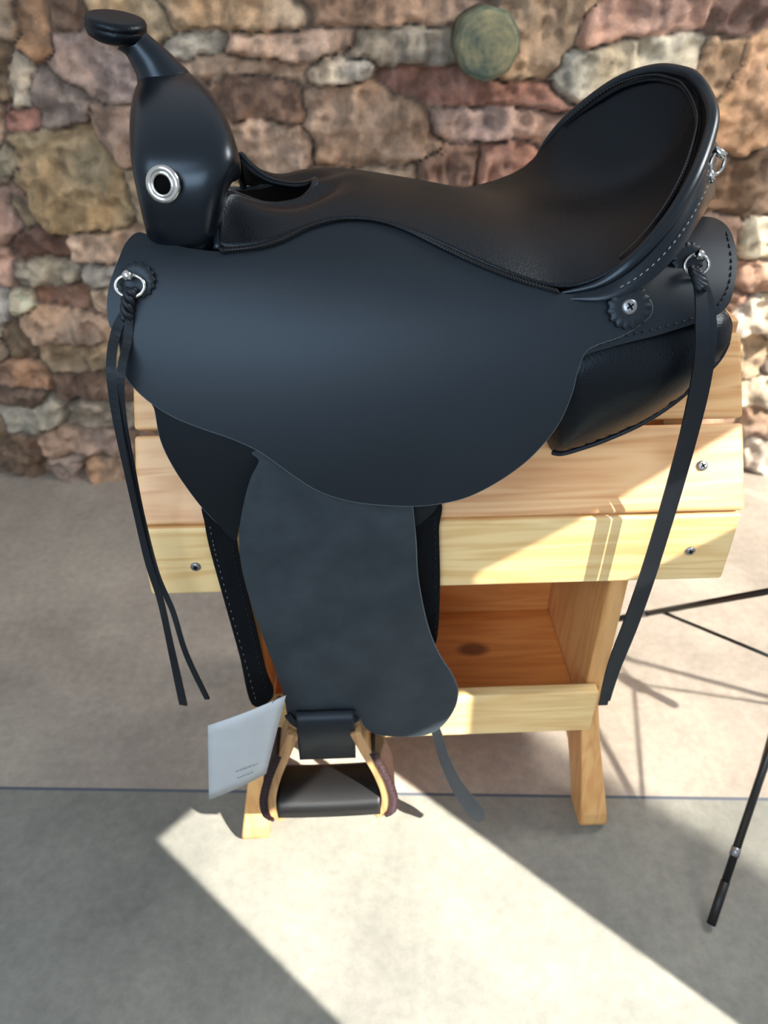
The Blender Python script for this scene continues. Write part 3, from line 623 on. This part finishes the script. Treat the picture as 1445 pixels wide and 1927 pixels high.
bm=bmesh.new(); ribbon(bm,[on_y(*c) for c in C],[.008]*len(C),.003); bmobj('fender_keeper',bm,M_strap,fn,False)
bm=bmesh.new(); ribpx(bm,[(800,1330,-.180,24),(822,1380,-.182,26),(835,1425,-.186,28),(855,1470,-.19,34),(878,1505,-.194,42),(897,1530,-.197,44),(906,1543,-.198,20)],.003); bmobj('strap_tail',bm,M_strap,sd,False)
for o in (flap,rj,pn,uf,ur,g1,g2,fn,stir,lo): mirror(o,sd)
# ---- hang tag
tg=thing('hang_tag','pale grey card tag hanging beside the stirrup','tag',on_y(500,1330,-.24))
cs=[on_y(391,1366,-.250),on_y(538,1309,-.236),on_y(501,1456,-.240),on_y(393,1506,-.252)]
bm=bmesh.new(); nrm=(cs[1]-cs[0]).cross(cs[3]-cs[0]).normalized(); nrm=nrm if nrm.y<0 else -nrm
n8=8; gf=[[bm.verts.new(cs[0].lerp(cs[1],i/n8).lerp(cs[3].lerp(cs[2],i/n8),j/n8)+nrm*.002*math.sin(i/n8*math.pi)) for i in range(n8+1)] for j in range(n8+1)]
for j in range(n8):
    for i in range(n8): bm.faces.new((gf[j][i],gf[j][i+1],gf[j+1][i+1],gf[j+1][i]))
card=bmobj('card',bm,M_tag,tg); q=card.modifiers.new('s','SOLIDIFY'); q.thickness=.0008
bm=bmesh.new()
for a,b_,v in ((437,484,1452),(446,476,1462)):
    x0=a
    while x0<b_:
        w=random.choice((4,6,8)); p0=on_y(x0,v-(x0-a)*.35,-.246); p1=on_y(min(x0+w,b_),v-(x0+w-a)*.35,-.246); ribbon(bm,[p0+nrm*.002,p1+nrm*.002],[.0016]*2,.0002,nrm); x0+=w+2
bmobj('fine_print',bm,M_ink,card,False)
bm=bmesh.new(); tube(bm,[on_y(512,1322,-.239),on_y(525,1310,-.238),on_y(545,1325,-.215),on_y(556,1345,-.203)],.0008,6); bmobj('cord',bm,M_hole,tg)
# ================================================================ TRIPOD
fa,fb=on_z(1335,1745),on_z(1150,1172)
mid=(fa+fb)/2; dv=(fb-fa); pe=Vector((dv.y,-dv.x,0)).normalized(); h3=dv.length*.866; fc=mid+pe*h3; ce=mid+pe*h3/3
tp=thing('tripod_stand','black metal tripod stand with splayed legs at the right edge','tripod',(ce.x,ce.y,FL))
zc=.44
for ft in (fa,fb,fc):
    d=(Vector((ce.x,ce.y,zc))-ft); top=ft+d*.97; bot=ft+Vector((0,0,.008))
    lg=tubeobj('leg',[bot.lerp(top,.12),top],.0055,M_blackm,tp,12)
    tubeobj('leg_tip',[bot,bot.lerp(top,.125)],.0062,M_rub,lg,12)
    tubeobj('leg_clamp',[bot.lerp(top,.20),bot.lerp(top,.225)],.0066,M_grey,lg,12)
    tubeobj('brace',[bot.lerp(top,.30),Vector((ce.x,ce.y,.27))],.003,M_blackm,tp,8)
tubeobj('pole',[Vector((ce.x,ce.y,.20)),Vector((ce.x,ce.y,1.1))],.009,M_blackm,tp,14)
tubeobj('collar',[Vector((ce.x,ce.y,zc-.02)),Vector((ce.x,ce.y,zc+.03))],.018,M_blackm,tp,16)
tubeobj('collar',[Vector((ce.x,ce.y,.255)),Vector((ce.x,ce.y,.285))],.014,M_blackm,tp,16)
# ================================================================ LIGHTS
wld=bpy.data.worlds.new('w'); SC.world=wld; wld.use_nodes=True; bg=wld.node_tree.nodes['Background']; bg.inputs[0].default_value=(.84,.91,1,1); bg.inputs[1].default_value=.60
def area(name,loc,tgt,sx,sy,p,col,spread=180):
    l=bpy.data.lights.new(name,'AREA'); l.shape='RECTANGLE'; l.size=sx; l.size_y=sy; l.energy=p; l.color=col; l.spread=R_(spread)
    o=bpy.data.objects.new(name,l); COL.objects.link(o); o.location=loc
    o.rotation_euler=(Vector(tgt)-Vector(loc)).to_track_quat('-Z','Y').to_euler(); return o
area('window_light',(-1.0,-1.5,2.1),(-.1,0,.8),1.0,.8,15,(.70,.85,1.))
area('front_softbox',(-.45,-2.1,1.40),(-.05,0,.8),.9,.8,18,(.70,.85,1.))  # unseen softbox, added to put a sheen on the flap
area('wall_graze_light',(1.25,.2,1.95),(-.1,.95,.7),.5,.5,22,(1,.96,.90))  # unseen lamp, added to brighten the wall and bring out its gaps
hd=((on_z(1400,1927)-on_z(770,1470)).normalized()); el=R_(42)
SD=Vector((-hd.x*math.cos(el),-hd.y*math.cos(el),-math.sin(el)))
pr_=Vector((-hd.y,hd.x,0))
def beam(name,tgt,w,h,irr,dist=1.7,spread=.4):
    return area(name,Vector(tgt)-SD*dist,tgt,w,h,irr*w*h,(1,.95,.86),spread)
def floorbeam(la,lb,ha,hb,irr,spread=.4):   # lit floor strip between two lateral lines, from ha to hb along the sun's heading
    c=pr_*((la+lb)/2)+hd*((ha+hb)/2); c.z=FL
    beam('sun_beam',c,abs(lb-la),(hb-ha)*math.sin(el),irr,1.7,spread)
lat=lambda p:Vector((p.x,p.y,0)).dot(pr_); lon=lambda p:Vector((p.x,p.y,0)).dot(hd)
e1=on_z(320,1610)
floorbeam(lat(e1)+.004,lat(on_z(1070,1695)),lon(e1)-.035,lon(e1)+1.5,19)
f1=on_z(1180,1480); f2=on_z(830,1100)
floorbeam(lat(f1),lat(f1)+1.0,lon(f2),lon(f2)+1.4,10,2.2)
wp=w0+wd*wallsz(1392,600)[0]; lw=lat(wp)
wt=wp+wd*.3; wt.z=.50
beam('sun_beam',wt,.38,.75,10,1.7,1)
beam('sun_beam',(.22,-.145,.62),.24,.10,8)
# ================================================================ CAMERA
cd=bpy.data.cameras.new('cam'); co=bpy.data.objects.new('camera',cd); COL.objects.link(co); co.location=CAM; co.rotation_euler=(R_(90)-PITCH,0,-YAW)
cd.sensor_fit='VERTICAL'; cd.sensor_height=36; cd.sensor_width=27; cd.lens=FPX/1927*36; cd.clip_start=.02
cd.dof.use_dof=True; cd.dof.focus_distance=.76; cd.dof.aperture_fstop=4.8
SC.camera=co
SC.view_settings.view_transform='Standard'
for o in list(bpy.data.objects):
    if o.parent is None: o.location.z-=FL
